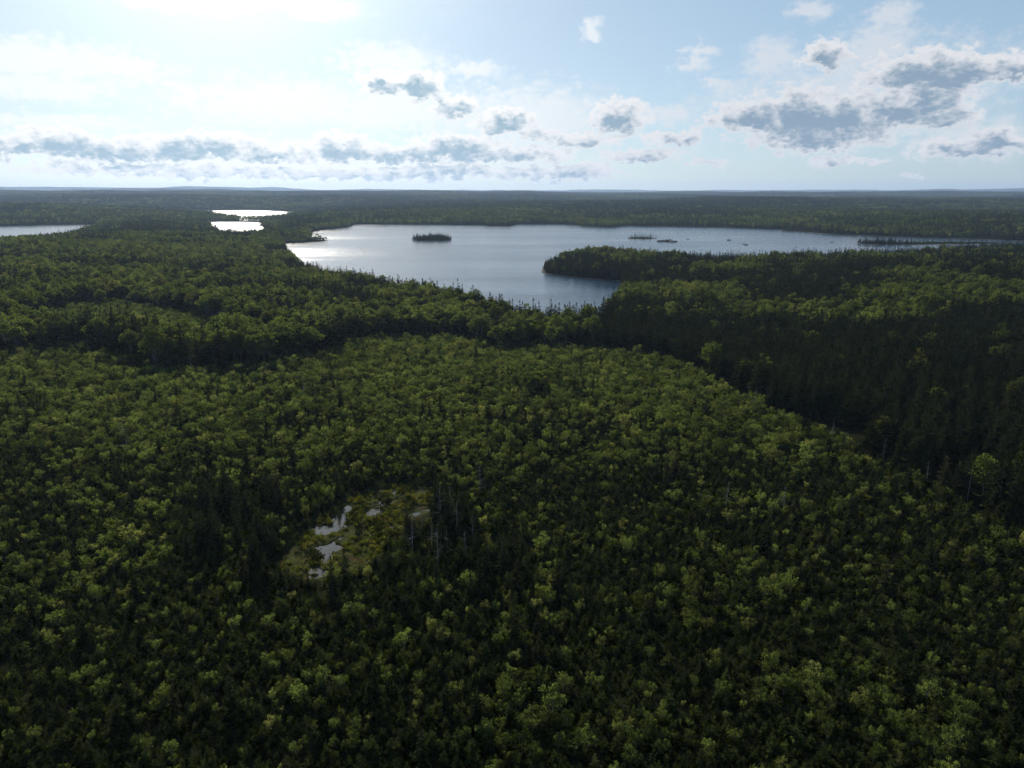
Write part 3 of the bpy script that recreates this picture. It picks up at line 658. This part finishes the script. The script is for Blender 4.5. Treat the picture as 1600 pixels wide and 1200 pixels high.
# dead grey snags
SNAGS = [(660,820),(675,845),(690,815),(700,850),(715,830),(728,860),(645,850),(705,800),(740,835),(685,875),(1448,728),(1500,748),(1512,756),(1560,772),(1578,780),
         (1380,694),(1300,660),(1180,612),(190,668),(200,690),(1135,760),(1225,765),(475,600),(750,760),(300,566),(320,570),(238,520),(265,556),(120,532),(140,536),(415,560),(1060,565),(1618,810)]
for i, (sx, sy) in enumerate(SNAGS):
    gx, gy = ground(sx, sy+22, 7.5); gz = float(height(np.array([gx]), np.array([gy]))[0]); p = PROTO['dead'][i % 5]; s = (.62 if 600 < sx < 760 else .66)+.25*random.Random(i).random()
    e = bpy.data.objects.new('dead_tree', None); COL.objects.link(e); e.location = (gx, gy, gz-.05); e.rotation_euler = (0, 0, i*2.4); e.scale = (s, s, s)
    e['label'] = 'bare grey dead tree '+place(sx, sy); e['category'] = 'dead tree'; e['group'] = 'bare grey dead trees'
    for nm, me in (('trunk', p[1]), ('branches', p[2])):
        c = bpy.data.objects.new(nm, me); COL.objects.link(c); c.parent = e

# lone pines standing above the shore
for i, (sx, sy, hh, lab) in enumerate(((1100,412,13.5,'taller of two lone pines rising above the peninsula shoreline'),(1107,413,12.5,'shorter of two lone pines rising above the peninsula shoreline'),(715,447,15.5,'lone spindly pine standing above the near lakeshore'))):
    t, c = make_conifer(R_, hh, 4.6, 7, 7, .35, 3, .1, 1.7, 6); gx, gy = ground(sx, sy, 0, .84); gz = float(height(np.array([gx]), np.array([gy]))[0])
    e = bpy.data.objects.new('lone_pine', None); COL.objects.link(e); e.location = (gx, gy, gz); e['label'] = lab; e['category'] = 'pine'; e['group'] = 'lone pines by the lake'
    a, b, _ = t.arrays(); o = bpy.data.objects.new('trunk', quad_mesh('pine_trunk', a, b, [M_BARKD])); COL.objects.link(o); o.parent = e
    a, b, _ = c.arrays(); o = bpy.data.objects.new('crown', quad_mesh('pine_crown', a, b, [M_SPR])); COL.objects.link(o); o.parent = e

# boulders breaking the lake surface
import bmesh
for i, (sx, sy, rr, lab) in enumerate(((1034,377.5,7,'largest boulder in the lake beside the small islet'),(1052,378.3,6,'low boulder at the tip of the small islet'),(1139,375.5,3,'lone dark rock in the open lake'),(1166,383,2.6,'small dark rock nearest the peninsula'),(1162,381.5,1.8,'tiny rock beside the small dark rock'),(1075,374,2,'tiny rock right of the small islet'),(1300,379,2,'small rock left of the marshy islet'))):
    bm = bmesh.new(); bmesh.ops.create_icosphere(bm, subdivisions=3, radius=1); q = np.random.default_rng(40+i)
    off = q.random(2)*50
    for v in bm.verts:
        n = float(fbm(np.array([v.co.x*1.5+off[0]+v.co.z]), np.array([v.co.y*1.5+off[1]-v.co.z*.7]), 1.0, 3, 9)[0]); f = .6+.75*n
        v.co = (v.co.x*f*rr, v.co.y*f*rr*.7, v.co.z*f*rr*.38)
    me = bpy.data.meshes.new('boulder'); bm.to_mesh(me); bm.free(); me.materials.append(M_ROCK)
    gx, gy = ground(sx, sy); o = link('boulder', me, label=lab, category='boulder', group='boulders in the lake'); o.location = (gx, gy, .1)

# ------------------------------------------------------------------ haze
hz = bpy.data.materials.new('haze_air'); hz.use_nodes = True; T = NT(hz.node_tree); T.n.clear()
v = T.node('ShaderNodeVolumePrincipled', {'Color': (.50, .69, 1, 1), 'Density': 5.5e-5, 'Anisotropy': .3}); o = T.n.new('ShaderNodeOutputMaterial'); T.l.new(v.outputs[0], o.inputs['Volume'])
b = 17500; V = [(x, y, z) for z in (-70, 260) for x, y in ((-b, -b), (b, -b), (b, b), (-b, b))]
link('haze', quad_mesh('haze', V, [(3, 2, 1, 0), (4, 5, 6, 7), (0, 1, 5, 4), (1, 2, 6, 5), (2, 3, 7, 6), (3, 0, 4, 7)], [hz]), kind='stuff', label='thin bluish haze over the far hills')
